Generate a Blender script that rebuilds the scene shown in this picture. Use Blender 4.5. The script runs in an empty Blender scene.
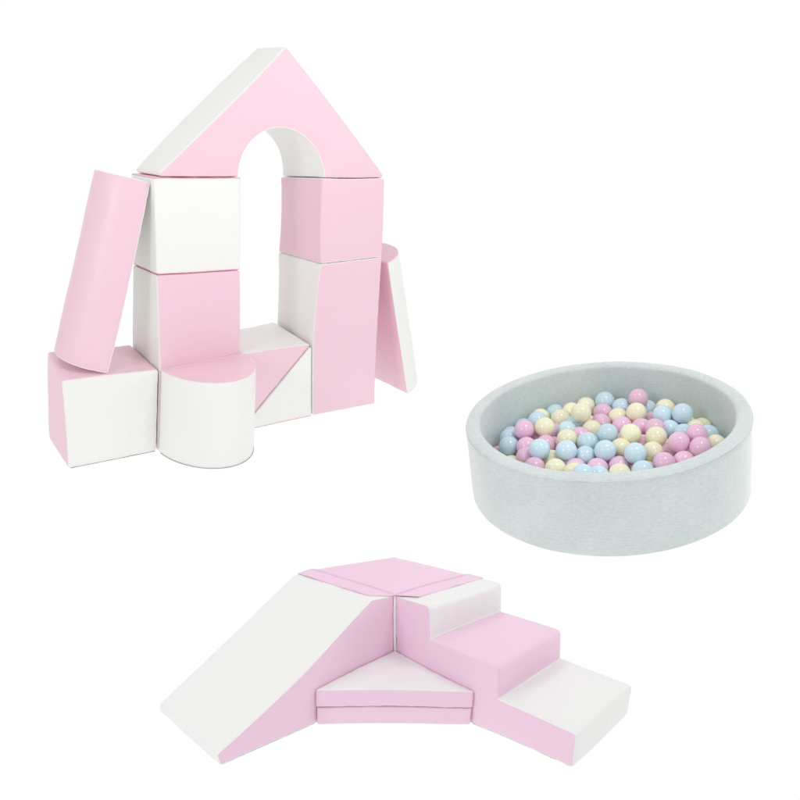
import bpy, bmesh, math, random, json
import numpy as np
from mathutils import Vector, noise
from mathutils.geometry import delaunay_2d_cdt

# ------------------------------------------------------------------ camera, light, exposure
scene = bpy.context.scene
C = scene.collection
PITCH = 0.30                      # camera looks this far below the horizon
CAM_H = 1.02                      # metres above the studio floor

cam_d = bpy.data.cameras.new("camera")
cam = bpy.data.objects.new("camera", cam_d)
C.objects.link(cam)
cam.location = (0, 0, CAM_H)
cam.rotation_euler = (math.pi / 2 - PITCH, 0, 0)
cam_d.sensor_width = 36.0
cam_d.lens = 36.0 * 900.0 / 800.0
cam_d.clip_start = 0.05
cam_d.clip_end = 200
scene.camera = cam

world = bpy.data.worlds.new("World")
scene.world = world
world.use_nodes = True
world.node_tree.nodes["Background"].inputs[0].default_value = (1, 1, 1, 1)
world.node_tree.nodes["Background"].inputs[1].default_value = 0.58
scene.view_settings.view_transform = 'Standard'
scene.view_settings.look = 'None'
scene.view_settings.exposure = 0.0
scene.view_settings.gamma = 1.0
scene.render.engine = 'CYCLES'
scene.cycles.max_bounces = 8
scene.cycles.diffuse_bounces = 6

def area_lamp(name, loc, target, size, power, color=(1, 1, 1)):
    l = bpy.data.lights.new(name, 'AREA')
    l.shape = 'RECTANGLE'; l.size = size[0]; l.size_y = size[1]
    l.energy = power; l.color = color
    o = bpy.data.objects.new(name, l)
    C.objects.link(o)
    o.location = loc
    o.rotation_euler = (Vector(target) - Vector(loc)).to_track_quat('-Z', 'Y').to_euler()
    return o
area_lamp("softbox_key", (1.5, -0.3, 1.9), (0.0, 2.3, 0.2), (0.5, 0.5), 9)
area_lamp("added_lamp_right", (3.2, 2.2, 1.1), (0.5, 2.4, 0.15), (0.9, 0.9), 11)  # added lamp, lifts the right edge of the pit
area_lamp("added_lamp_side", (0.85, 1.8, 2.0), (-0.12, 2.8, 1.1), (0.6, 0.6), 12)  # extra unseen lamp, brightens the upper right of the block house
area_lamp("softbox_fill", (-2.0, 0.1, 1.6), (0.1, 2.3, 0.2), (0.7, 0.7), 19)

area_lamp("added_lamp_top_left", (-1.6, 2.3, 2.9), (-0.4, 2.8, 0.9), (0.6, 0.6), 7)  # lamp put in to brighten the roof slope and low block top

DATA = json.loads(r'''{"c":{"M":[[0.79796,-0.59902,0.06659],[0.15399,0.30945,0.93836],[-0.5827,-0.73852,0.33917]],"t":[-2.73252,-0.54946,-10.27689],"X":[[0.0,0.0,3.0],[1.00067,0.0,3.0],[0.0,0.0,2.0],[1.00067,0.0,2.0],[1.99855,0.0,3.0],[2.97881,0.0,3.0],[2.97881,0.0,2.0],[1.99855,0.0,2.0],[1.99855,0.0,0.0],[2.97881,0.0,0.0],[1.99855,0.79143,3.0],[1.99855,0.79143,2.0],[0.0,0.0,1.0],[1.00067,0.0,1.0],[1.99855,0.0,1.0],[1.99855,0.79143,1.0],[0.0,0.79143,1.0],[0.0,0.79143,2.0],[-1.0,0.0,1.0],[-1.0,0.0,0.0],[0.0,0.0,0.0],[-1.0,0.79143,1.0],[1.56928,0.0,4.38512],[1.56928,0.79143,4.38512],[0.02,0.79143,3.0]],"w":[[-0.01379,0.02538,0.03156],[-0.00959,0.01963,0.02628],[-0.00315,0.01848,0.03483],[-0.02194,0.012,-0.01156],[0.07163,-0.04009,0.03579],[-0.02281,0.01555,-0.00533],[0.00544,0.00159,0.01282],[0.07416,-0.05934,-0.0018],[0.02342,-0.01369,0.01042],[0.01,-0.00981,-0.00418],[-0.07024,0.01549,-0.08694],[-0.04957,0.03223,-0.01499],[0.02914,-0.04531,-0.04861],[0.01136,-0.00168,0.01586],[-0.01681,-0.00499,-0.03973],[-0.02175,0.05151,0.07478],[-0.01374,0.02354,0.02765],[0.01706,-0.03926,-0.05617],[-0.06371,0.03285,-0.03792],[-0.00823,-0.00132,-0.01702],[-0.01972,0.00921,-0.01382],[0.05966,-0.01318,0.07379],[-0.04541,0.04153,0.01242],[0.05025,-0.0384,0.00271],[0.02833,-0.03192,-0.02083]],"a":[[-0.01064,0.01352,0.01116],[-0.00042,0.00202,0.00367],[0.01366,-0.00676,0.00875],[0.00112,-0.00198,-0.00239]]},"s":{"M":[[0.72473,0.68884,0.01656],[-0.1163,0.09859,0.98831],[0.67915,-0.71818,0.15156]],"t":[-0.08043,-3.10538,-9.82314],"X":[[0.0,0.0,1.0],[0.0,0.0,0.36288],[0.0,-0.30865,1.0],[0.0,-2.21696,0.11188],[0.0,-2.21696,0.0],[-1.17699,-2.21696,0.11188],[-1.17699,-2.21696,0.0],[-1.17699,0.0,1.0],[-1.17699,1.17699,1.0],[0.0,1.17699,1.0],[0.53165,0.0,1.0],[0.53165,1.17699,1.0],[0.53165,0.0,0.67964],[0.53165,1.17699,0.67964],[1.39117,0.0,0.67964],[1.39117,1.17699,0.67964],[1.39117,0.0,0.34864],[1.39117,1.17699,0.34864],[2.26188,0.0,0.34864],[2.26188,1.17699,0.34864],[2.26188,0.0,0.0],[2.26188,1.17699,0.0],[0.0,-1.14084,0.36288],[1.14084,0.0,0.36288],[0.0,-1.14084,0.0],[1.14084,0.0,0.0]],"w":[[0.04607,0.03018,-0.0634],[0.00717,0.02113,0.06799],[-0.02498,-0.01029,0.06317],[-0.14013,-0.13817,-0.0268],[0.09303,0.0874,-0.00273],[0.04935,0.03108,-0.07384],[-0.01051,0.01289,0.10814],[-0.08252,-0.07203,0.02846],[0.03105,0.01697,-0.05869],[0.05003,0.04285,-0.02111],[-0.04336,-0.021,0.09476],[-0.02607,-0.01802,0.03142],[0.02374,0.00724,-0.07208],[0.00759,0.00231,-0.02308],[0.00187,0.00237,0.00282],[-0.01739,-0.01682,-0.00177],[0.04601,0.05063,0.03377],[0.00782,0.01324,0.02769],[0.0502,0.0371,-0.04911],[0.01833,0.01317,-0.01976],[0.00293,0.00378,0.00479],[-0.06066,-0.04645,0.05169],[0.02788,0.0236,-0.01312],[-0.01703,-0.02582,-0.04607],[0.00597,-0.00011,-0.02727],[-0.04639,-0.04722,-0.01587]],"a":[[0.00576,0.00326,-0.01035],[-0.00749,-0.0059,0.00562],[0.00141,-0.00046,-0.0085],[-0.01092,-0.01329,-0.01405]]},"p":{"M":[[0.98972,-0.05558,-0.13176],[0.143,0.38469,0.9119],[0.0,-0.92137,0.38868]],"t":[1.54667,-0.61161,-6.71183]},"pc":[0.66801,0.34604,-0.07084,-2.73252,-0.54946,-10.27689,0.79143,1.99855,1.00067,0.98026,4.38512,1.56928],"ps":[-0.75747,0.15215,-0.01676,-0.08043,-3.10538,-9.82314,1.17699,0.30865,2.21696,0.11188,0.53165,1.39117,2.26188,0.34864,0.67964,0.36288,1.14084],"pp":[0.3992,0.1435,1.54667,-0.61161,-6.71183,0.89592,0.57163],"balls":{"r":0.0792,"top":[[-0.64647,0.39781,0.27792,"b",509.5066,438.42517],[-0.67502,0.24658,0.28949,"b",508.99583,446.05095],[-0.53943,0.31009,0.37568,"p",524.27045,429.80293],[-0.39485,0.54832,0.31945,"b",537.45815,421.04268],[-0.34615,0.68749,0.27639,"y",540.44215,417.98128],[-0.38535,0.29377,0.38122,"y",544.68794,427.13749],[-0.28138,0.44301,0.24457,"p",555.18963,433.10654],[-0.21076,0.76134,0.26227,"b",555.24847,413.50451],[-0.21033,0.56944,0.30117,"y",560.18812,418.70866],[-0.55565,0.15424,0.30775,"p",526.64193,446.92268],[-0.49784,-0.07713,0.39296,"b",539.61174,449.12418],[-0.40823,0.17181,0.29333,"p",545.79173,444.81394],[-0.58712,0.00477,0.29983,"p",526.25282,457.31895],[-0.56291,-0.18341,0.30793,"p",534.39608,467.51781],[-0.41093,-0.0427,0.27153,"y",551.6539,460.19093],[-0.42607,-0.25032,0.30806,"y",555.38374,469.02853],[-0.31332,-0.11411,0.36955,"b",566.29762,450.59343],[-0.11908,0.44671,0.28767,"b",575.34719,424.96212],[-0.08204,0.38072,0.41731,"y",581.20502,412.56615],[-0.09554,0.6704,0.29874,"y",571.61557,411.84783],[0.03973,0.74673,0.29191,"y",586.02048,406.48204],[-0.14618,0.19275,0.30902,"p",579.56062,436.77082],[-0.12701,0.02574,0.3408,"b",587.3613,442.13058],[-0.17718,-0.11064,0.29973,"b",585.44515,456.29769],[-0.25838,0.10419,0.34983,"y",567.14191,439.04788],[-0.2771,-0.22341,0.27285,"p",575.62524,468.67794],[-0.31706,-0.36246,0.31625,"y",574.29481,473.09323],[-0.44784,0.3661,0.2628,"p",535.8297,438.24086],[-0.21268,0.326,0.30857,"b",566.80307,430.71717],[-0.02728,0.28894,0.30215,"y",592.02608,430.01869],[0.18629,0.71286,0.33252,"b",604.82951,400.93421],[0.2897,0.60284,0.30484,"b",621.54091,407.5913],[0.40766,0.54068,0.39305,"p",638.26223,398.3295],[0.48697,0.58264,0.26875,"b",647.01918,409.16719],[0.33437,0.34601,0.36808,"y",636.49559,412.41822],[0.21932,0.45044,0.29699,"y",618.15938,417.47521],[0.13249,0.57582,0.29415,"p",602.90678,412.99471],[0.07115,0.4049,0.29019,"p",600.90147,423.37142],[0.20572,0.29669,0.2953,"p",622.02217,426.03918],[0.32769,0.20681,0.29964,"p",641.38427,428.11054],[0.03012,0.04955,0.37356,"b",607.5,433.7],[0.18189,-0.01506,0.37621,"y",630.49774,434.11273],[-0.05029,-0.18333,0.3612,"b",605.15957,450.5984],[0.08086,-0.11143,0.32178,"y",620.76232,448.50829],[0.12738,-0.31313,0.37521,"b",635.22733,453.28954],[0.27715,-0.22787,0.3186,"y",652.81924,452.08456],[0.34489,-0.09723,0.3667,"y",656.27531,436.84827],[-0.13519,-0.28334,0.28111,"p",597.49586,468.6334],[0.01962,-0.28226,0.27133,"p",619.24918,466.64774],[-0.01829,-0.42987,0.29579,"y",619.67154,474.00196],[-0.28531,-0.50211,0.36924,"b",583.30394,475.00738],[-0.16821,-0.43127,0.3037,"b",598.13463,476.19981],[0.13577,-0.44947,0.30327,"b",642.63791,471.14888],[0.27909,0.00664,0.26401,"p",643.2161,444.67742],[0.29902,-0.40512,0.31736,"p",664.02677,463.03324],[0.59926,0.48113,0.30096,"y",665.1318,408.48928],[0.50684,0.25823,0.35828,"b",662.54436,414.94365],[0.62825,0.16724,0.39154,"b",682.52755,413.45717],[0.4615,0.3691,0.26388,"p",652.30109,421.10994],[0.38828,0.0732,0.3471,"p",654.8074,428.63589],[0.51618,0.12733,0.29168,"b",669.63839,429.86195],[0.61842,0.2375,0.25484,"p",678.2297,426.27232],[0.69529,0.09201,0.28418,"y",695.09152,429.29651],[0.57312,-0.01363,0.31369,"b",683.69931,434.05014],[0.61072,-0.16831,0.37708,"p",696.35692,434.42085],[0.73684,-0.05656,0.29998,"b",708.0484,434.99863],[0.73325,-0.21209,0.29338,"y",715.65717,445.09735],[0.45635,-0.25203,0.37661,"p",678.91638,442.6136],[0.57474,-0.351,0.36632,"p",700.68119,447.60684],[0.40603,-0.1702,0.25652,"p",668.26961,453.69127],[0.44684,-0.38063,0.29225,"p",684.01651,461.60399],[-0.00227,0.529,0.23859,"y",587.88735,424.17211]],"low":[[-0.71199,-0.40013,0.22726,"b"],[0.2034,-0.64807,0.09367,"b"],[-0.09361,-0.54831,0.2279,"b"],[-0.02458,0.00448,0.22718,"y"],[-0.34649,-0.20757,0.13451,"b"],[-0.06285,-0.70111,0.22774,"p"],[0.34387,-0.38481,0.16513,"p"],[0.50338,-0.53537,0.22741,"y"],[0.43101,-0.47087,0.06855,"y"],[0.2394,-0.52826,0.00195,"p"],[0.65274,-0.49087,0.22865,"b"],[0.16506,0.15453,0.22783,"p"],[-0.16017,-0.69867,0.0931,"b"],[-0.32258,0.07064,0.21211,"p"],[-0.74682,0.33059,0.17988,"p"],[0.0851,-0.66962,0.19129,"b"],[-0.8069,0.12628,0.09102,"y"],[0.80107,-0.15913,0.02962,"p"],[0.54942,-0.41037,0.148,"y"],[-0.40674,-0.34969,0.18943,"p"],[0.4906,-0.65295,0.03106,"p"],[-0.25073,-0.49626,0.19031,"y"],[-0.43518,-0.69112,0.10514,"p"],[0.19833,-0.57013,0.22781,"y"],[-0.80955,-0.10798,0.22919,"p"],[0.30408,-0.23484,0.15888,"y"],[-0.81493,0.05403,0.22796,"b"],[0.35229,-0.60214,0.09235,"b"],[0.07361,-0.3701,0.14625,"y"],[-0.51971,0.16666,0.04653,"y"],[-0.68408,0.1297,0.18683,"y"],[-0.49577,-0.21936,0.17248,"y"],[0.45243,-0.02751,0.21634,"y"],[0.20734,-0.12954,0.21974,"p"],[-0.28222,-0.078,0.19128,"b"],[-0.57845,-0.48945,-0.02993,"p"],[0.00361,0.15672,0.22603,"b"],[-0.53986,-0.07052,0.17246,"b"],[-0.61222,0.54057,0.22764,"b"],[-0.49038,0.65312,0.22828,"b"],[0.6907,-0.43585,0.08843,"b"],[0.75183,-0.31904,0.18137,"y"],[-0.81623,-0.02845,0.09608,"b"],[-0.67097,-0.46565,0.0925,"b"],[0.20662,-0.44919,0.13159,"p"],[-0.62364,-0.52735,0.22725,"p"],[-0.38422,-0.62899,-0.02782,"y"],[-0.11369,-0.79136,-0.02289,"p"],[0.56662,-0.42589,-0.00532,"p"],[0.5934,-0.56024,0.10258,"p"],[-0.4739,-0.4847,0.22816,"b"],[0.31678,-0.75278,0.09398,"y"],[-0.15555,0.08308,0.19859,"y"],[-0.70664,-0.23254,-0.0223,"p"],[0.05084,-0.81514,0.22804,"p"],[0.19868,-0.32674,0.22743,"y"],[-0.68809,-0.02562,0.18598,"p"],[0.16917,-0.79901,0.07621,"y"],[0.1152,0.6574,0.16287,"y"],[0.3104,-0.67714,0.22836,"y"],[-0.18528,-0.79543,0.21254,"b"],[-0.77461,-0.25888,0.22788,"y"],[0.09604,-0.21562,0.15277,"p"],[0.05449,-0.51775,0.18963,"p"],[-0.28768,-0.61052,0.09271,"y"],[-0.33254,-0.74596,0.20829,"p"],[-0.5703,-0.58463,0.0927,"p"],[0.81409,0.06553,0.1821,"b"],[0.29194,-0.66989,-0.0344,"y"],[0.60692,-0.28928,0.22727,"y"],[0.8113,-0.09397,0.16973,"y"],[-0.5128,-0.63567,0.2277,"p"],[-0.06082,-0.81445,0.12112,"p"],[-0.42282,-0.53571,0.09067,"y"],[-0.65268,-0.17726,0.17685,"p"],[0.55931,-0.14141,0.22623,"y"],[-0.03043,-0.61469,0.10306,"y"],[-0.81,-0.10458,-0.03909,"y"],[-0.0524,-0.57455,-0.0451,"p"],[-0.79601,-0.18278,0.09434,"p"],[-0.38958,0.08618,0.0727,"p"],[0.03599,-0.73425,0.02955,"p"],[-0.54787,0.37827,0.14541,"y"],[-0.74698,-0.33022,0.09241,"y"],[0.20448,-0.79071,0.22724,"p"],[-0.29804,-0.7604,0.05694,"b"],[0.73629,-0.30028,0.02779,"y"],[-0.56639,-0.34603,0.22767,"p"],[-0.40458,-0.06664,0.09758,"b"],[-0.07406,0.81336,0.21034,"p"],[-0.21636,-0.64372,0.22726,"y"],[0.78852,0.21275,0.22718,"y"],[0.72564,0.35184,0.19533,"y"],[-0.77153,0.2679,0.0399,"y"],[-0.14565,0.27598,0.17746,"p"],[-0.43414,-0.43107,-0.02897,"p"],[-0.36395,-0.59485,0.22737,"p"],[0.4625,-0.28538,0.1699,"p"],[-0.63272,0.25363,0.10819,"p"],[-0.3276,0.27925,0.21515,"p"],[0.68597,-0.18243,0.14574,"p"],[0.34791,-0.52635,0.22774,"p"],[-0.25459,-0.33039,0.16162,"y"],[-0.05159,-0.28032,0.13281,"y"],[0.45792,-0.67627,0.18103,"p"],[-0.59926,0.03745,0.07751,"b"]]}}''')

# ------------------------------------------------------------------ placing frames
CW = np.array([[1, 0, 0],
               [0, math.sin(PITCH), -math.cos(PITCH)],
               [0, math.cos(PITCH), math.sin(PITCH)]], float)       # lens frame -> studio frame

class Frame:
    """Model frame of one arrangement: unit = one foam block (or the pit's radius)."""
    def __init__(self, g, base, foot):
        self.M = np.array(g['M']); self.t = np.array(g['t'])
        self.X = np.array(g['X']) if 'X' in g else None
        if self.X is not None:
            self.w = np.array(g['w']); self.a = np.array(g['a'])
        d = (CW @ (self.M @ np.array(base, float) + self.t))
        self.s = CAM_H / -d[2]
        self.base = self.world(np.array([base], float), False)[0]
        self.up = CW @ self.M @ np.array([0, 0, 1.0])
        self.foot = foot * self.s
    def world(self, P, give=True):
        P = np.asarray(P, float)
        if give and self.X is not None:                            # soft foam: slight give of the shapes
            K = np.linalg.norm(P[:, None] - self.X[None], axis=2)
            P = P + (-K @ self.w + np.c_[np.ones(len(P)), P] @ self.a)
        return (P @ self.M.T + self.t) @ CW.T * self.s + np.array([0, 0, CAM_H])

FC = Frame(DATA['c'], (1.35, 0.4, 0), 2.5)
FS = Frame(DATA['s'], (0.4, -0.4, 0), 2.3)
FP = Frame(DATA['p'], (0, 0, 0), 1.15)
print("scales", FC.s, FS.s, FP.s, FC.base, FS.base, FP.base, FC.up, FS.up, FP.up)

# ------------------------------------------------------------------ materials
def vinyl(name, col, rough=0.42, var=0.02):
    m = bpy.data.materials.new(name); m.use_nodes = True
    nt = m.node_tree; b = nt.nodes["Principled BSDF"]
    b.inputs["Roughness"].default_value = rough
    b.inputs["Specular IOR Level"].default_value = 0.5
    tc = nt.nodes.new("ShaderNodeTexCoord")
    n1 = nt.nodes.new("ShaderNodeTexNoise"); n1.inputs["Scale"].default_value = 7; n1.inputs["Detail"].default_value = 3
    nt.links.new(tc.outputs["Object"], n1.inputs["Vector"])
    mx = nt.nodes.new("ShaderNodeMix"); mx.data_type = 'RGBA'
    mx.inputs["A"].default_value = (*[c * (1 - var) for c in col], 1)
    mx.inputs["B"].default_value = (*[min(1, c * (1 + var)) for c in col], 1)
    nt.links.new(n1.outputs["Fac"], mx.inputs["Factor"])
    nt.links.new(mx.outputs["Result"], b.inputs["Base Color"])
    # leather grain + soft creases
    v = nt.nodes.new("ShaderNodeTexVoronoi"); v.inputs["Scale"].default_value = 420
    nt.links.new(tc.outputs["Object"], v.inputs["Vector"])
    n2 = nt.nodes.new("ShaderNodeTexNoise"); n2.inputs["Scale"].default_value = 9; n2.inputs["Detail"].default_value = 4
    n2.inputs["Distortion"].default_value = 0.6
    nt.links.new(tc.outputs["Object"], n2.inputs["Vector"])
    b1 = nt.nodes.new("ShaderNodeBump"); b1.inputs["Strength"].default_value = 0.30; b1.inputs["Distance"].default_value = 0.010
    b2 = nt.nodes.new("ShaderNodeBump"); b2.inputs["Strength"].default_value = 0.10; b2.inputs["Distance"].default_value = 0.0006
    nt.links.new(n2.outputs["Fac"], b1.inputs["Height"])
    nt.links.new(v.outputs["Distance"], b2.inputs["Height"])
    nt.links.new(b1.outputs["Normal"], b2.inputs["Normal"])
    nt.links.new(b2.outputs["Normal"], b.inputs["Normal"])
    return m

def knit(name, c1, c2):
    m = bpy.data.materials.new(name); m.use_nodes = True
    nt = m.node_tree; b = nt.nodes["Principled BSDF"]
    b.inputs["Roughness"].default_value = 0.9
    b.inputs["Specular IOR Level"].default_value = 0.1
    b.inputs["Sheen Weight"].default_value = 1.0
    b.inputs["Sheen Roughness"].default_value = 0.4
    tc = nt.nodes.new("ShaderNodeTexCoord")
    mp = nt.nodes.new("ShaderNodeMapping")                          # heather streaks lie along the knit rows
    nt.links.new(tc.outputs["UV"], mp.inputs["Vector"])
    mp.inputs["Scale"].default_value = (170, 480, 1)
    n1 = nt.nodes.new("ShaderNodeTexNoise"); n1.inputs["Scale"].default_value = 1.0; n1.inputs["Detail"].default_value = 5
    n1.inputs["Roughness"].default_value = 0.7
    nt.links.new(mp.outputs["Vector"], n1.inputs["Vector"])
    n3 = nt.nodes.new("ShaderNodeTexNoise"); n3.inputs["Scale"].default_value = 9; n3.inputs["Detail"].default_value = 3
    nt.links.new(tc.outputs["Object"], n3.inputs["Vector"])
    ad = nt.nodes.new("ShaderNodeMath"); ad.operation = 'MULTIPLY_ADD'
    nt.links.new(n3.outputs["Fac"], ad.inputs[0]); ad.inputs[1].default_value = 0.35
    nt.links.new(n1.outputs["Fac"], ad.inputs[2])
    r = nt.nodes.new("ShaderNodeValToRGB")
    r.color_ramp.elements[0].position = 0.38; r.color_ramp.elements[0].color = (*c1, 1)
    r.color_ramp.elements[1].position = 0.95; r.color_ramp.elements[1].color = (*c2, 1)
    nt.links.new(ad.outputs[0], r.inputs["Fac"])
    nt.links.new(r.outputs["Color"], b.inputs["Base Color"])
    bp = nt.nodes.new("ShaderNodeBump"); bp.inputs["Strength"].default_value = 0.35; bp.inputs["Distance"].default_value = 0.0015
    nt.links.new(ad.outputs[0], bp.inputs["Height"])
    nt.links.new(bp.outputs["Normal"], b.inputs["Normal"])
    return m

def plastic(name, col):
    m = bpy.data.materials.new(name); m.use_nodes = True
    nt = m.node_tree; b = nt.nodes["Principled BSDF"]
    b.inputs["Roughness"].default_value = 0.1
    b.inputs["Specular IOR Level"].default_value = 0.5
    b.inputs["Subsurface Weight"].default_value = 0.1
    b.inputs["Subsurface Radius"].default_value = (1, .9, .9)
    b.inputs["Subsurface Scale"].default_value = 0.006
    oi = nt.nodes.new("ShaderNodeObjectInfo")
    mx = nt.nodes.new("ShaderNodeMix"); mx.data_type = 'RGBA'
    mx.inputs["A"].default_value = (*[c * 0.93 for c in col], 1)
    mx.inputs["B"].default_value = (*[min(.95, c * 1.05) for c in col], 1)
    nt.links.new(oi.outputs["Random"], mx.inputs["Factor"])
    nt.links.new(mx.outputs["Result"], b.inputs["Base Color"])
    return m

def glowing_white(name):
    m = bpy.data.materials.new(name); m.use_nodes = True           # white sweep given its own glow so no shadows show
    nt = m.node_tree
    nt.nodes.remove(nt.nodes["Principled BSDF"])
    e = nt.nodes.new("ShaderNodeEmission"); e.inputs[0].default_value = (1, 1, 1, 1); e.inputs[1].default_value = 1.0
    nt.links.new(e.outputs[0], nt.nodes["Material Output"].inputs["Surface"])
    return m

MAT = {
    'white': vinyl("white_vinyl", (0.865, 0.868, 0.835), var=.006),
    'pink': vinyl("rose_pink_vinyl", (0.865, 0.595, 0.69), var=.015),
    'white_s': vinyl("cool_white_vinyl", (0.845, 0.843, 0.83), var=.008),
    'pink_s': vinyl("lilac_pink_vinyl", (0.86, 0.615, 0.76), var=.015),
    'pipe': vinyl("white_piping", (0.90, 0.88, 0.87), 0.6),
    'pipe_pink': vinyl("pink_piping", (0.80, 0.42, 0.55), 0.6),
    'knit': knit("grey_heather_jersey", (0.525, 0.60, 0.592), (0.735, 0.80, 0.79)),
    'base_shade_line': vinyl("mauve_base_shade", (0.36, 0.20, 0.25), 0.7),  # pinkish bottom piping, darkened to stand for contact shade
    'base_shade_grey': vinyl("grey_base_shade", (0.30, 0.26, 0.29), 0.7),  # contact shade under slide and steps, put in as colour
    'b': plastic("pastel_blue_plastic", (0.62, 0.80, 0.89)),
    'y': plastic("pastel_cream_plastic", (0.93, 0.895, 0.66)),
    'p': plastic("pastel_pink_plastic", (0.86, 0.57, 0.74)),
    'light': glowing_white("self_glowing_white"),
}

# ------------------------------------------------------------------ objects
def tag(o, label=None, cat=None, group=None, kind=None):
    if label: o['label'] = label
    if cat: o['category'] = cat
    if group: o['group'] = group
    if kind: o['kind'] = kind
    return o

def thing(name, fr, base, label, cat, group=None):
    o = bpy.data.objects.new(name, None)
    C.objects.link(o)
    o.empty_display_size = 0.05
    o.location = fr.world([base])[0]
    return tag(o, label, cat, group)

def link_mesh(name, verts, faces, mat, parent, normals=None, uvs=None, smooth=True):
    me = bpy.data.meshes.new(name)
    loc = np.array(parent.location) if parent else np.zeros(3)
    me.from_pydata([tuple(np.asarray(v) - loc) for v in verts], [], faces)
    me.materials.append(mat)
    if smooth:
        for p in me.polygons: p.use_smooth = True
    if uvs is not None:
        lay = me.uv_layers.new(name="UVMap")
        for p in me.polygons:
            us = [uvs[v] for v in p.vertices]
            wrap = max(u[0] for u in us) - min(u[0] for u in us) > 0.5
            for li, u in zip(p.loop_indices, us):
                lay.data[li].uv = (u[0] + (1 if wrap and u[0] < 0.5 else 0), u[1])
    me.update()
    if normals is not None:
        me.normals_split_custom_set_from_vertices([tuple(n) for n in normals])
    o = bpy.data.objects.new(name, me)
    C.objects.link(o)
    if parent: o.parent = parent
    return o

def tube(paths, r, seg=6):
    """round cords along polylines (studio coordinates) -> verts, faces"""
    V, F = [], []
    for pts in paths:
        pts = [Vector(p) for p in pts]
        if len(pts) < 2: continue
        closed = (pts[0] - pts[-1]).length < 1e-6 and len(pts) > 3
        if closed: pts = pts[:-1]
        n = len(pts); b0 = len(V); prev = None
        for i, p in enumerate(pts):
            a = pts[i - 1] if (i or closed) else p
            c = pts[(i + 1) % n] if (i < n - 1 or closed) else p
            t = (c - a).normalized()
            if prev is None:
                prev = t.orthogonal().normalized()
            u = (prev - t * prev.dot(t)).normalized(); prev = u
            w = t.cross(u)
            for k in range(seg):
                q = 2 * math.pi * k / seg
                V.append(p + (u * math.cos(q) + w * math.sin(q)) * r)
        for i in range(n if closed else n - 1):
            j = (i + 1) % n
            for k in range(seg):
                l = (k + 1) % seg
                F.append((b0 + i * seg + k, b0 + j * seg + k, b0 + j * seg + l, b0 + i * seg + l))
        if not closed:
            F.append(tuple(b0 + k for k in range(seg))[::-1])
            F.append(tuple(b0 + (n - 1) * seg + k for k in range(seg)))
    return V, F

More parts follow.
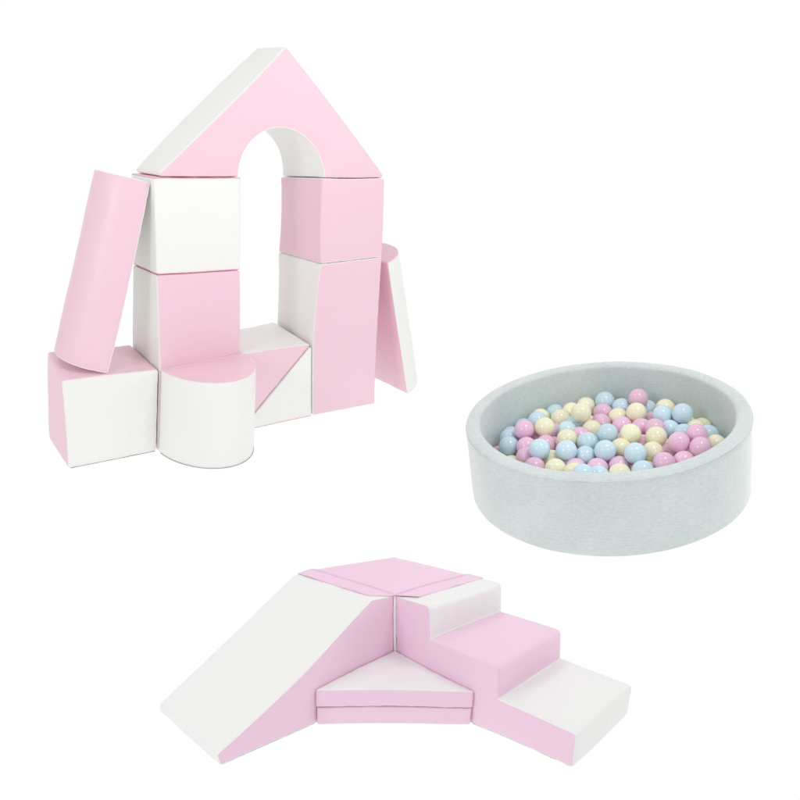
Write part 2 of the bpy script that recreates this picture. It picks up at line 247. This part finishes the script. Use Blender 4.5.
def cushion(fr, root, prof, tags, w0, w1, fmap, panels, capA, capB, r=0.023, rc=None, res=0.038,
            piping='pipe', pr=0.0052, puff=0.006, wr=0.0034, seed=0, weld=None, pipe_label=None):
    """Sewn foam shape: 2D profile (anticlockwise) extruded from w0 to w1, all rims rounded.
    tags[i] = panel of profile edge i -> i+1; panels: id -> (part name, material)."""
    rc = rc or {}
    n = len(prof); P = [Vector((p[0], p[1])) for p in prof]
    out, ot = [], []                                   # (point, normal), tag of the edge that follows
    dirs = [(P[(i + 1) % n] - P[i]).normalized() for i in range(n)]
    for i in range(n):
        d0, d1 = dirs[i - 1], dirs[i]
        ang = math.atan2(d0.x * d1.y - d0.y * d1.x, d0.dot(d1))
        n0 = Vector((d0.y, -d0.x)); n1 = Vector((d1.y, -d1.x))
        t0, t1 = tags[i - 1], tags[i]
        if abs(ang) < 0.35:
            out.append((P[i], (n0 + n1).normalized())); ot.append(t1)
        else:
            R = rc.get(i, r * 1.25)
            sg = 1 if ang > 0 else -1
            L = R * math.tan(abs(ang) / 2)
            c = P[i] - d0 * L - n0 * R * sg
            for k in range(5):
                q = k / 4
                a0 = math.atan2(n0.y, n0.x) + ang * q
                nn = Vector((math.cos(a0), math.sin(a0)))
                out.append((c + nn * R * sg, nn)); ot.append(t0 if k < 2 else t1)
        # split the straight run to the next corner
        pa = out[-1][0]; nx = P[(i + 1) % n]
        d2 = dirs[(i + 1) % n]
        a2 = math.atan2(d1.x * d2.y - d1.y * d2.x, d1.dot(d2))
        L2 = 0 if abs(a2) < 0.35 else rc.get((i + 1) % n, r * 1.25) * math.tan(abs(a2) / 2)
        pb = nx - d1 * L2
        ln = (pb - pa).length; m = int(ln / res)
        nn = n1 if m else None
        for k in range(1, m):
            out.append((pa.lerp(pb, k / m), n1)); ot.append(t1)
    N = len(out)
    rings = []
    for a in (90, 67.5, 45, 22.5, 0):
        a = math.radians(a); rings.append((r * (1 - math.cos(a)), w0 + r * (1 - math.sin(a))))
    m = max(1, int((w1 - w0 - 2 * r) / res))
    for k in range(1, m): rings.append((0, w0 + r + (w1 - w0 - 2 * r) * k / m))
    for a in (0, 22.5, 45, 67.5, 90):
        a = math.radians(a); rings.append((r * (1 - math.cos(a)), w1 - r * (1 - math.sin(a))))
    NR = len(rings)
    V = []; E = []                                     # uvw coordinates and distance to the nearest seam
    for o, w in rings:
        for p, nn in out:
            q = p - nn * o
            V.append((q.x, q.y, w))
    corners = [P[i] for i in range(n) if abs(math.atan2(dirs[i-1].x * dirs[i].y - dirs[i-1].y * dirs[i].x, dirs[i-1].dot(dirs[i]))) >= 0.35]
    for o, w in rings:
        for p, nn in out:
            dc = min([(p - c).length for c in corners] or [9])
            E.append(max(0, min(w - w0, w1 - w, dc)))
    F, T = [], []
    for j in range(NR - 1):
        for k in range(N):
            l = (k + 1) % N
            F.append((j * N + k, j * N + l, (j + 1) * N + l, (j + 1) * N + k))
            T.append(capA if j < 2 else capB if j >= NR - 3 else ot[k])
    # caps: triangulated with inner points so the cloth can billow
    poly = [Vector((V[k][0], V[k][1])) for k in range(N)]
    xs = [p.x for p in poly]; ys = [p.y for p in poly]
    def inside(x, y):
        c = False
        for a in range(N):
            p, q = poly[a], poly[a - 1]
            if (p.y > y) != (q.y > y) and x < (q.x - p.x) * (y - p.y) / (q.y - p.y) + p.x: c = not c
        return c
    def bd(x, y):
        v = Vector((x, y)); best = 9
        for a in range(N):
            p, q = poly[a], poly[a - 1]; d = q - p; L = d.length_squared
            t = 0 if L < 1e-12 else max(0, min(1, (v - p).dot(d) / L))
            best = min(best, (p + d * t - v).length)
        return best
    inner = []
    gx = int((max(xs) - min(xs)) / res) + 1; gy = int((max(ys) - min(ys)) / res) + 1
    for a in range(gx + 1):
        for b in range(gy + 1):
            x = min(xs) + (a + .5 * (b % 2)) * res; y = min(ys) + b * res
            if inside(x, y):
                d = bd(x, y)
                if d > res * .45: inner.append((Vector((x, y)), d))
    cv, ce, cf, ov, oe, of = delaunay_2d_cdt(poly + [p for p, d in inner], [], [list(range(N))], 1, 1e-7)
    for side in (0, 1):
        base = 0 if side == 0 else (NR - 1) * N
        w = w0 if side == 0 else w1
        idx = {}
        for vi, src in enumerate(ov):
            src = src[0] if src else None
            if src is not None and src < N: idx[vi] = base + src
            else:
                idx[vi] = len(V); V.append((cv[vi].x, cv[vi].y, w))
                E.append(inner[src - N][1] if src is not None else .05)
        for f in cf:
            ff = [idx[v] for v in f]
            F.append(tuple(ff)); T.append(capA if side == 0 else capB)
    pos = fmap(np.array(V, float))
    bm = bmesh.new()
    bv = [bm.verts.new(p) for p in pos]
    tg = bm.faces.layers.int.new("t")
    ids = sorted(set(T)); 
    for f, t in zip(F, T):
        if len(set(f)) < 3: continue
        try: bf = bm.faces.new([bv[i] for i in f])
        except ValueError: continue
        bf[tg] = ids.index(t)
    bmesh.ops.recalc_face_normals(bm, faces=bm.faces)
    vol = bm.calc_volume(signed=True)
    if vol < 0: bmesh.ops.reverse_faces(bm, faces=bm.faces)
    bm.normal_update()
    nrm = np.array([v.normal for v in bv])
    off = Vector((seed * 7.3, seed * 3.1, seed * 1.7))
    disp = np.zeros(len(V))
    for i in range(len(V)):
        e = E[i]; q = Vector(pos[i])
        d = puff * (1 - math.exp(-e / 0.09)) - puff * .5
        d += wr * noise.noise(q * 2.7 + off) * min(1, .35 + e / .12)
        d += wr * .55 * noise.noise(q * 8.0 + off) * min(1, .3 + e / .06)
        # puckers close to the seams
        d += wr * 1.3 * math.exp(-e / .05) * noise.noise(Vector((q.x * 16, q.y * 16, q.z * 16)) + off)
        disp[i] = d
    pos2 = pos + nrm * disp[:, None]
    wpos = fr.world(pos2)
    for v, p in zip(bv, wpos): v.co = p
    bm.normal_update()
    wn = np.array([v.normal for v in bv])
    for ti, t in enumerate(ids):
        nm, mat = panels[t]
        same = [s for s in ids if panels[s] == panels[t]]
        if same[0] != t: continue
        used, vl, nl, fl = {}, [], [], []
        for f in bm.faces:
            if ids[f[tg]] in same:
                ff = []
                for v in f.verts:
                    if v.index not in used or v.index < 0:
                        pass
                    k = v.index
                    if k not in used:
                        used[k] = len(vl); vl.append(wpos[k]); nl.append(wn[k])
                    ff.append(used[k])
                fl.append(ff)
        link_mesh(nm, vl, fl, MAT[mat], root, nl)
    # piping along the seams where two panels of a different name meet
    if piping:
        paths = []
        lift = lambda k: wpos[k] + wn[k] * pr * .25 * fr.s
        for ring, cap in ((2, capA), (NR - 3, capB)):
            keep = [panels[ot[k]][1] != panels[cap][1] for k in range(N)]
            if all(keep):
                paths.append([lift(ring * N + k) for k in range(N)] + [lift(ring * N)])
            elif any(keep):
                st = next(k for k in range(N) if keep[k] and not keep[k - 1])
                cur = []
                for q in range(N + 1):
                    k = (st + q) % N
                    if q < N and keep[k]:
                        if not cur: cur = [lift(ring * N + k)]
                        cur.append(lift(ring * N + (k + 1) % N))
                    elif cur: paths.append(cur); cur = []
        for k in range(N):
            if panels[ot[k - 1]][1] != panels[ot[k]][1]:
                paths.append([lift(j * N + k) for j in range(2, NR - 2)])
        if paths:
            for path in paths:
                pv, pf = tube([path], pr * fr.s)
                link_mesh('piping', pv, pf, MAT[piping], root)
    bm.free()
    return root

def base_shade_line(fr, root, pts, mat='base_shade_line', rad=.0045):  # dark cord along a bottom edge, draws the contact shade line
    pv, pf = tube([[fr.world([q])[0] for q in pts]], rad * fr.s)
    return link_mesh('base_shade_line', pv, pf, MAT[mat], root)
def seg(a, b, n=14):
    return [tuple(a[i] + (b[i] - a[i]) * k / n for i in range(3)) for k in range(n + 1)]

XZ = lambda V: np.stack([V[:, 0], V[:, 2], V[:, 1]], 1)        # profile in x,z, depth along y
XY = lambda V: V                                                 # profile in x,y, height along z
def YZ(V): return np.stack([V[:, 2], V[:, 0], V[:, 1]], 1)      # profile in y,z, width along x

# ------------------------------------------------------------------ setting: seamless white sweep with an added glow
def studio():
    nx, ny = 200, 170
    xs = np.linspace(-12, 12, nx); 
    ts = np.r_[np.linspace(-4, 9, ny - 40), 9 + np.linspace(0.15, 8, 40)]
    V = []
    for t in ts:
        for x in xs:
            # path parameter: flat floor, then a quarter curve, then the wall
            R = 1.6
            if t < 7.5: y, z = t, 0.0
            else:
                q = min((t - 7.5) / R, math.pi / 2)
                y = 7.5 + R * math.sin(q); z = R * (1 - math.cos(q)) + max(0, t - 7.5 - R * math.pi / 2)
            if t < 7.5:
                num, den = 0.0, 0.02
                for fr in (FC, FS, FP):
                    d = math.hypot(x - fr.base[0], y - fr.base[1]) - fr.foot
                    h = fr.base[2] - (fr.up[0] * (x - fr.base[0]) + fr.up[1] * (y - fr.base[1])) / fr.up[2] - 0.012
                    w = 1 / max(d, 0.004) ** 3
                    num += w * h; den += w
                z = num / den
            V.append((x, y, z))
    m = len(ts)
    F = [(j * nx + i, j * nx + i + 1, (j + 1) * nx + i + 1, (j + 1) * nx + i) for j in range(m - 1) for i in range(nx - 1)]
    o = link_mesh('ground', V, F, MAT['light'], None)
    tag(o, kind='structure')
studio()

# ------------------------------------------------------------------ the play house of foam blocks
c = DATA['pc']; D = c[6]; XR = c[7]; WL = c[8]; XE = XR + c[9]; AZ = c[10]; AX = c[11]
GB = 'foam blocks of the play house'
g_ = 0.002
def block(name, x0, x1, z0, z1, cols, label, seed, cat='soft block', group=None, piping='pipe'):
    t = thing(name, FC, ((x0 + x1) / 2, D / 2, z0), label, cat, group)
    pan = {'F': ('front_panel', cols['F']), 'K': ('back_panel', cols.get('K', cols['F'])),
           'L': ('side_panel', cols['L']), 'R': ('side_panel', cols.get('R', cols['L'])),
           'T': ('top_panel', cols['T']), 'B': ('bottom_panel', cols.get('B', cols['T']))}
    cushion(FC, t, [(x0 + g_, z0 + g_), (x1 - g_, z0 + g_), (x1 - g_, z1 - g_), (x0 + g_, z1 - g_)], ['B', 'R', 'T', 'L'],
            0, D, XZ, pan, 'F', 'K', seed=seed, piping=piping)
    return t
block('foam_block', 0, WL, 0, 2, {'F': 'pink', 'L': 'white', 'R': 'pink', 'T': 'pink'},
      'tall block with pink front and white left side, standing behind the upright half cylinder', 1, group=GB)
block('foam_block', XR, XE, 0, 2, {'F': 'pink', 'L': 'white', 'R': 'pink', 'T': 'white'},
      'tall block with pink front and white inner side, under the pink cube', 2, group=GB)
block('foam_cube', 0, WL, 2, 3, {'F': 'white', 'L': 'white', 'T': 'pink'},
      'white cube under the left foot of the arched roof', 3, 'soft cube', GB, 'pipe_pink')
block('foam_cube', XR, XE, 2, 3, {'F': 'pink', 'L': 'pink', 'T': 'white'},
      'pink cube under the right foot of the arched roof', 4, 'soft cube', GB)
low_cube = block('foam_cube', -1, -0.012, 0, 1, {'F': 'white', 'L': 'pink', 'T': 'pink'},
      'low cube with white front and pink top, carrying the leaning half cylinder', 5, 'soft cube', GB, 'pipe')

base_shade_line(FC, low_cube, seg((-.97, .004, .004), (-.03, .004, .004)))

# arched roof
def roof():
    t = thing('arched_roof_block', FC, (AX, D / 2, 3), 'pink gable roof block with white slopes and a round white arch cut in its foot', 'soft block', GB)
    x0, x1 = 0.02, XE + .01
    z = 3.004; cx = (WL - .03 + XR + .03) / 2; ra = (XR + .03 - WL + .03) / 2
    prof = [(x0, z), (cx - ra, z)]; tags = ['B', 'I']
    K = 28
    ARH = 0.54
    for k in range(1, K):
        a = math.pi - math.pi * k / K
        prof.append((cx + ra * math.cos(a), z + ARH * math.sin(a))); tags.append('I')
    prof += [(cx + ra, z), (x1, z), (AX, AZ)]; tags += ['B', 'S', 'S']
    pan = {'F': ('front_panel', 'pink'), 'K': ('back_panel', 'pink'), 'B': ('foot_panel', 'pink'),
           'I': ('arch_lining', 'white'), 'S': ('slope_panel', 'white')}
    cushion(FC, t, prof, tags, 0, D, XZ, pan, 'F', 'K', seed=6)
roof()

# two wedges that make the low cube between the columns
def wedge(prof, tags, cols, label, seed, piping):
    t = thing('foam_wedge', FC, (sum(p[0] for p in prof) / 3, D / 2, min(p[1] for p in prof)), label, 'soft wedge', GB)
    pan = {'F': ('front_panel', cols[0]), 'K': ('back_panel', cols[0]), 'S': ('side_panel', cols[1]),
           'D': ('sloping_panel', cols[2]), 'R': ('end_panel', cols[2])}
    cushion(FC, t, prof, tags, 0.0, D, XZ, pan, 'F', 'K', seed=seed, piping=piping, r=.018, puff=.003)
a0, a1 = WL + .012, XR - .012
wedge([(a0, .026), (a1 - .004, .988), (a0, .988)], ['D', 'S', 'S'], ('pink', 'white', 'pink'),
      'upper wedge with pink triangle front and white top, between the two columns', 7, 'pipe')
wedge([(a0 + .006, .004), (a1, .004), (a1, .965)], ['S', 'R', 'D'], ('white', 'pink', 'white'),
      'lower wedge with white triangle front, tucked under the pink wedge', 8, 'pipe_pink')

def halfdisc(cx, cy, r, a0, a1, K=36):
    return [(cx + r * math.cos(a0 + (a1 - a0) * k / K), cy + r * math.sin(a0 + (a1 - a0) * k / K)) for k in range(K + 1)]
# upright half cylinder in front of the left column
def upright():
    t = thing('half_cylinder_block', FC, (WL / 2, -.25, 0), 'short upright half cylinder with white curved side and pink top', 'half cylinder', GB)
    pr = [(x, -.006 + (y + .006) * 1.5) for x, y in halfdisc(.525, -.006, .521, math.pi, 2 * math.pi)]
    tags = ['S'] * (len(pr) - 1) + ['K']
    pan = {'S': ('curved_panel', 'white'), 'K': ('flat_panel', 'white'), 'A': ('bottom_panel', 'pink'), 'B': ('top_panel', 'pink')}
    cushion(FC, t, pr, tags, 0.0, 1.0, XY, pan, 'A', 'B', seed=9, piping='pipe', pr=.004, r=.016)
    base_shade_line(FC, t, [(x, y, .003) for x, y in pr[1:-1]], rad=.004)
upright()

def leaning(p, side, z0, cols, label, seed, piping='pipe'):
    rho, L, xb, y0, tl, yaw, t2 = p
    cz, sz = math.cos(yaw), math.sin(yaw); Rz = np.array([[cz, -sz, 0], [sz, cz, 0], [0, 0, 1]])
    q = side * tl; Ry = np.array([[math.cos(q), 0, math.sin(q)], [0, 1, 0], [-math.sin(q), 0, math.cos(q)]])
    Rx = np.array([[1, 0, 0], [0, math.cos(t2), -math.sin(t2)], [0, math.sin(t2), math.cos(t2)]])
    R = Rz @ Ry @ Rx
    f = lambda V: V @ R.T + np.array([xb, y0, z0])
    if side > 0: pr = halfdisc(0, rho, rho, math.pi / 2, 3 * math.pi / 2)
    else: pr = halfdisc(0, rho, rho, -math.pi / 2, math.pi / 2)
    tags = ['S'] * (len(pr) - 1) + ['K']
    t = thing('half_cylinder_block', FC, (xb - side * .2, y0 + rho, z0), label, 'half cylinder', GB)
    pan = {'S': ('curved_panel', cols[0]), 'K': ('flat_panel', cols[1]), 'A': ('bottom_panel', cols[2]), 'B': ('top_panel', cols[2])}
    cushion(FC, t, pr, tags, 0.0, L, f, pan, 'A', 'B', seed=seed, r=.018, piping=piping)
leaning([0.44, 2.0119, -0.5297, 0.0367, 0.2669, 0.0417, -0.0174], 1, 1.0, ('pink', 'white', 'white'),
        'long half cylinder with pink curved side, tilted on the low cube against the left column', 10)
leaning([0.4509, 1.9899, 3.617, 0.0993, 0.2768, 0.0841, 0.0243], -1, 0.0, ('white', 'pink', 'pink'),
        'long half cylinder with white curved side and pink flat side, tilted against the right column', 11)

# ------------------------------------------------------------------ slide, corner block, steps and folding mat
s = DATA['ps']; W_, L0, L1, EH, S1, S2, S3, H1, H2, MH, TL = s[6:17]
GS = 'pieces of the slide and steps set'
def slide():
    t = thing('foam_slide', FS, (-W_ / 2, -L1 / 2, 0), 'sloping slide wedge with long white ramp and pink side', 'soft slide', GS)
    prof = [(-L1, 0), (-.006, 0), (-.006, 1), (-L0, 1), (-L1, EH)]
    pan = {'U': ('bottom_panel', 'white_s'), 'K': ('back_panel', 'pink_s'), 'T': ('ramp', 'white_s'), 'E': ('toe_panel', 'white_s'),
           'A': ('outer_side_panel', 'pink_s'), 'B': ('inner_side_panel', 'pink_s')}
    cushion(FS, t, prof, ['U', 'K', 'T', 'T', 'E'], -W_, 0, YZ, pan, 'A', 'B', seed=21, rc={3: .06, 4: .04}, r=.022, res=.042)
    base_shade_line(FS, t, seg((-.006, -L1 + .04, .003), (-.006, -TL, .003)), 'base_shade_grey', .0035)
slide()
def steps():
    t = thing('foam_steps', FS, (S2 / 2, W_ / 2, 0), 'three step stair block with white and pink treads and pink side', 'soft steps', GS)
    prof = [(.006, 0), (S3, 0), (S3, H1), (S2, H1), (S2, H2), (S1, H2), (S1, 1), (.006, 1)]
    pan = {'U': ('bottom_panel', 'white_s'), 'a': ('bottom_step', 'white_s'), 'b': ('middle_step', 'pink_s'),
           'c': ('top_step', 'white_s'), 'K': ('back_panel', 'pink_s'), 'A': ('side_panel', 'pink_s'), 'B': ('outer_side_panel', 'pink_s')}
    cushion(FS, t, prof, ['U', 'a', 'a', 'b', 'b', 'c', 'c', 'K'], 0, W_, XZ, pan, 'A', 'B', seed=22, r=.022,
            rc={2: .035, 4: .05, 6: .045, 3: .012, 5: .012}, res=.042)
    base_shade_line(FS, t, seg((TL, .006, .003), (S3 - .04, .006, .003)), 'base_shade_grey', .0028)
steps()
def corner():
    t = thing('corner_block', FS, (-W_ / 2, W_ / 2, 0), 'square corner block with lilac pink top and two loose flaps, between slide and steps', 'soft block', GS)
    prof = [(-W_, 0.006), (-.006, 0.006), (-.006, W_), (-W_, W_)]
    pan = {'S': ('side_panel', 'pink_s'), 'A': ('bottom_panel', 'white_s'), 'B': ('top_panel', 'pink_s')}
    cushion(FS, t, prof, ['S'] * 4, 0, 1.0, XY, pan, 'A', 'B', seed=23, r=.018, puff=.004)
    # joining flaps: thin sewn cloth lying on the neighbours' tops
    def flap(fn, lab, seed):
        nu, nv = 40, 8; top, bot = [], []
        for j in range(nv + 1):
            for i in range(nu + 1):
                u, v = i / nu, j / nv
                x, y, wave = fn(u, v)
                z = 1.011 + .004 * wave + .005 * noise.noise(Vector((u * 5, v * 2, seed))) * v + .004 * math.exp(-((v - .06) / .05) ** 2)
                top.append((x, y, z)); bot.append((x, y, z - .009))
        n = len(top); w = nu + 1
        F = []
        for j in range(nv):
            for i in range(nu):
                a = j * w + i; F.append((a, a + 1, a + w + 1, a + w)); F.append((n + a, n + a + w, n + a + w + 1, n + a + 1))
        for i in range(nu):
            F.append((i, n + i, n + i + 1, i + 1)); a = nv * w + i; F.append((a, a + 1, n + a + 1, n + a))
        for j in range(nv):
            a = j * w; F.append((a, a + w, n + a + w, n + a)); a = j * w + nu; F.append((a, n + a, n + a + w, a + w))
        V = FS.world(np.array(top + bot))
        o = link_mesh('flap', V, F, MAT['pink_s'], t)
        o['label'] = lab
        return o
    FW = 0.235
    def left(u, v):      # u across the slide (from outer edge to the inner corner), v out along the slide
        cut = min(1, (1 - u) / .10)
        d = FW * v * (.25 + .75 * cut if u > .9 else 1)
        return -W_ + W_ * u * (1 - .0 * v) , .0 - d, math.sin(u * 9) * v * .6
    def right(u, v):
        cut = min(1, u / .10)
        d = FW * v * (.25 + .75 * cut if u < .1 else 1)
        return d, W_ * u, math.sin(u * 11 + 1) * v * .9 + (2.0 * v if u < .12 else 0)
    flap(left, 'pink flap lying on top of the slide', 1.3)
    flap(right, 'pink flap lying on the top step', 4.1)
    # stitched seams where the flaps join
    for line in ([(-W_ * .97 + W_ * .95 * k / 20, -.004, 1.022) for k in range(21)],
                 [(.004, W_ * .02 + W_ * .95 * k / 20, 1.022) for k in range(21)]):
        pv, pf = tube([[FS.world([q])[0] for q in line]], .0026 * FS.s)
        link_mesh('seam', pv, pf, MAT['pink_s'], t)
    # white cord down the inner corner
    pv, pf = tube([[FS.world([(.006 + .0015 * math.sin(k), -.006, MH - .06 + (1.06 - MH) * k / 16)])[0] for k in range(17)]], .017 * FS.s)
    link_mesh('corner_piping', pv, pf, MAT['pipe'], t)
corner()
def mat_():
    t = thing('folding_mat', FS, (TL / 3, -TL / 3, 0), 'triangular folding mat of two stacked pads with white top and pink edges', 'folding mat', GS)
    h = MH / 2
    for k, nm in ((0, 'lower_pad'), (1, 'upper_pad')):
        i_ = .008 + .006 * (1 - k)
        T_ = TL + (.024 if k == 0 else .032)
        prof = [(i_, -i_), (i_, -T_), (T_, -i_)]
        # anticlockwise in x,y
        sub = {'S': (nm + '_edge', 'pink_s'), 'A': (nm + '_underside', 'pink_s'), 'B': (nm + '_top', 'white_s' if k else 'pink_s')}
        cushion(FS, t, prof, ['S'] * 3, k * h + .001, (k + 1) * h - .001, XY, sub, 'A', 'B', seed=30 + k, r=.015, rc={0: .02, 1: .022, 2: .022}, piping=None, puff=.008)
mat_()

# ------------------------------------------------------------------ ball pit
p = DATA['pp']; RI, PH = p[5], p[6]
def pit():
    t = thing('ball_pit', FP, (0, 0, 0), 'round ball pit covered in pale grey heather fabric', 'ball pit')
    e = .024
    arc = lambda cr, cz, rr, a0, a1, K=5: [(cr + rr * math.cos(math.radians(a0 + (a1 - a0) * k / K)), cz + rr * math.sin(math.radians(a0 + (a1 - a0) * k / K))) for k in range(K + 1)]
    wall = [(.955, 0.0)] + arc(1 - .02, .02, .02, -80, 0, 4) + [(1.0, PH * q) for q in (.15, .3, .45, .6, .75, .88)] + [(1.0, PH - .035), (.9988, PH - .026), (.9984, PH - .022)]
    rim = arc(1 - e, PH - .0225, e, 8, 90, 7) + [(.965, PH + .002), (.95, PH + .003), (.935, PH + .002)] + arc(RI + .022, PH - .022, .024, 90, 180, 7)
    inn = [(RI - .002, PH - .022 - (PH - .054) * q) for q in (.04, .1, .25, .4, .6, .8, 1)]
    flo = [(RI * .97, .030), (RI * .7, .030), (RI * .4, .030), (.01, .030)]
    rows = wall + rim + inn + flo
    cuts = [('outer_cover', 0, len(wall)), ('rim', len(wall), len(wall) + len(rim) - 1),
            ('inner_lining', len(wall) + len(rim) - 1, len(wall) + len(rim) + len(inn) - 1),
            ('floor_pad', len(wall) + len(rim) + len(inn) - 1, len(rows) - 1)]
    NA = 200; V, uv = [], []; acc = 0; prev = None
    for (r, z) in rows:
        if prev: acc += math.hypot(r - prev[0], z - prev[1])
        prev = (r, z)
        for k in range(NA):
            a = 2 * math.pi * k / NA
            dx, dy = math.cos(a), math.sin(a)
            w = .004 * noise.noise(Vector((dx * 3, dy * 3, z * 4))) + .0018 * noise.noise(Vector((dx * 11, dy * 11, z * 13)))
            wz = .004 * noise.noise(Vector((dx * 2.5 + 9, dy * 2.5, 1)))
            V.append(((r + w) * dx, (r + w) * dy, z + wz * (z > .2)))
            uv.append((k / NA, acc * .16))
    WV = FP.world(np.array(V))
    bm = bmesh.new(); bv = [bm.verts.new(q) for q in WV]
    quads = [[(j * NA + k, j * NA + (k + 1) % NA, (j + 1) * NA + (k + 1) % NA, (j + 1) * NA + k) for k in range(NA)] for j in range(len(rows) - 1)]
    for q in quads:
        for f in q: bm.faces.new([bv[i] for i in f])
    bm.normal_update()
    WN = np.array([v.normal for v in bv]); bm.free()
    for nm, j0, j1 in cuts:
        i0, i1 = j0 * NA, (j1 + 1) * NA
        F = [tuple(i - i0 for i in f) for q in quads[j0:j1] for f in q]
        link_mesh(nm, WV[i0:i1], F, MAT['knit'], t, WN[i0:i1], uvs=uv[i0:i1])
    pv, pf = tube([[FP.world([(1.0005 * math.cos(a), 1.0005 * math.sin(a), PH - .024 + .004 * noise.noise(Vector((math.cos(a) * 2.5 + 9, math.sin(a) * 2.5, 1))))])[0] for a in [2 * math.pi * k / 120 for k in range(121)]]], .003 * FP.s)
    link_mesh('seam', pv, pf, MAT['knit'], t)
pit()

# ------------------------------------------------------------------ balls
def balls():
    B = DATA['balls']; r = B['r'] * FP.s * 0.97
    bm = bmesh.new()
    bmesh.ops.create_uvsphere(bm, u_segments=40, v_segments=24, radius=r)
    me = bpy.data.meshes.new('play_ball'); bm.to_mesh(me); bm.free()
    for q in me.polygons: q.use_smooth = True
    meshes = {}
    for k in 'byp':
        m = me.copy(); m.materials.append(MAT[k]); meshes[k] = m
    word = {'b': 'pale blue', 'y': 'cream', 'p': 'pink'}
    top = B['top']; low = B['low']
    ordn = ['first', 'second', 'third', 'fourth', 'fifth', 'sixth', 'seventh', 'eighth', 'ninth', 'tenth', 'eleventh', 'twelfth',
            'thirteenth', 'fourteenth', 'fifteenth', 'sixteenth', 'seventeenth', 'eighteenth', 'nineteenth', 'twentieth']
    rows = [('by the back wall', 0), ('in the middle of the heap', 1), ('behind the front rim', 2)]
    ys = [q[5] for q in top]
    def row(q):
        return 0 if q[5] < 421 else 1 if q[5] < 446 else 2
    lab = {}
    for rr, (where, ri) in enumerate(rows):
        for k in 'byp':
            mem = sorted([i for i, q in enumerate(top) if q[3] == k and row(q) == rr], key=lambda i: top[i][4])
            for n_, i in enumerate(mem):
                if n_ == len(mem) - 1 and len(mem) > 1: s_ = 'rightmost'
                elif n_ == 0: s_ = 'leftmost'
                else: s_ = ordn[n_]
                lab[i] = '%s ball %s, %s %s one from the left' % (word[k], where, s_, word[k]) if n_ and s_ != 'rightmost' else '%s ball %s, %s %s one there' % (word[k], where, s_, word[k])
    rnd = random.Random(5)
    for i, q in enumerate(top):
        o = bpy.data.objects.new('play_ball', meshes[q[3]]); C.objects.link(o)
        o.location = FP.world([q[:3]])[0]
        o.rotation_euler = (rnd.uniform(0, 6), rnd.uniform(0, 6), rnd.uniform(0, 6))
        tag(o, lab[i], 'ball', 'plastic balls in the ball pit')
    for q in low:
        o = bpy.data.objects.new('play_ball', meshes[q[3]]); C.objects.link(o)
        o.location = FP.world([q[:3]])[0]
        o.rotation_euler = (rnd.uniform(0, 6), rnd.uniform(0, 6), rnd.uniform(0, 6))
        tag(o, '%s ball of the lower layer, mostly covered by the balls above it' % word[q[3]], 'ball', 'half hidden %s balls under the top layer' % word[q[3]])
balls()
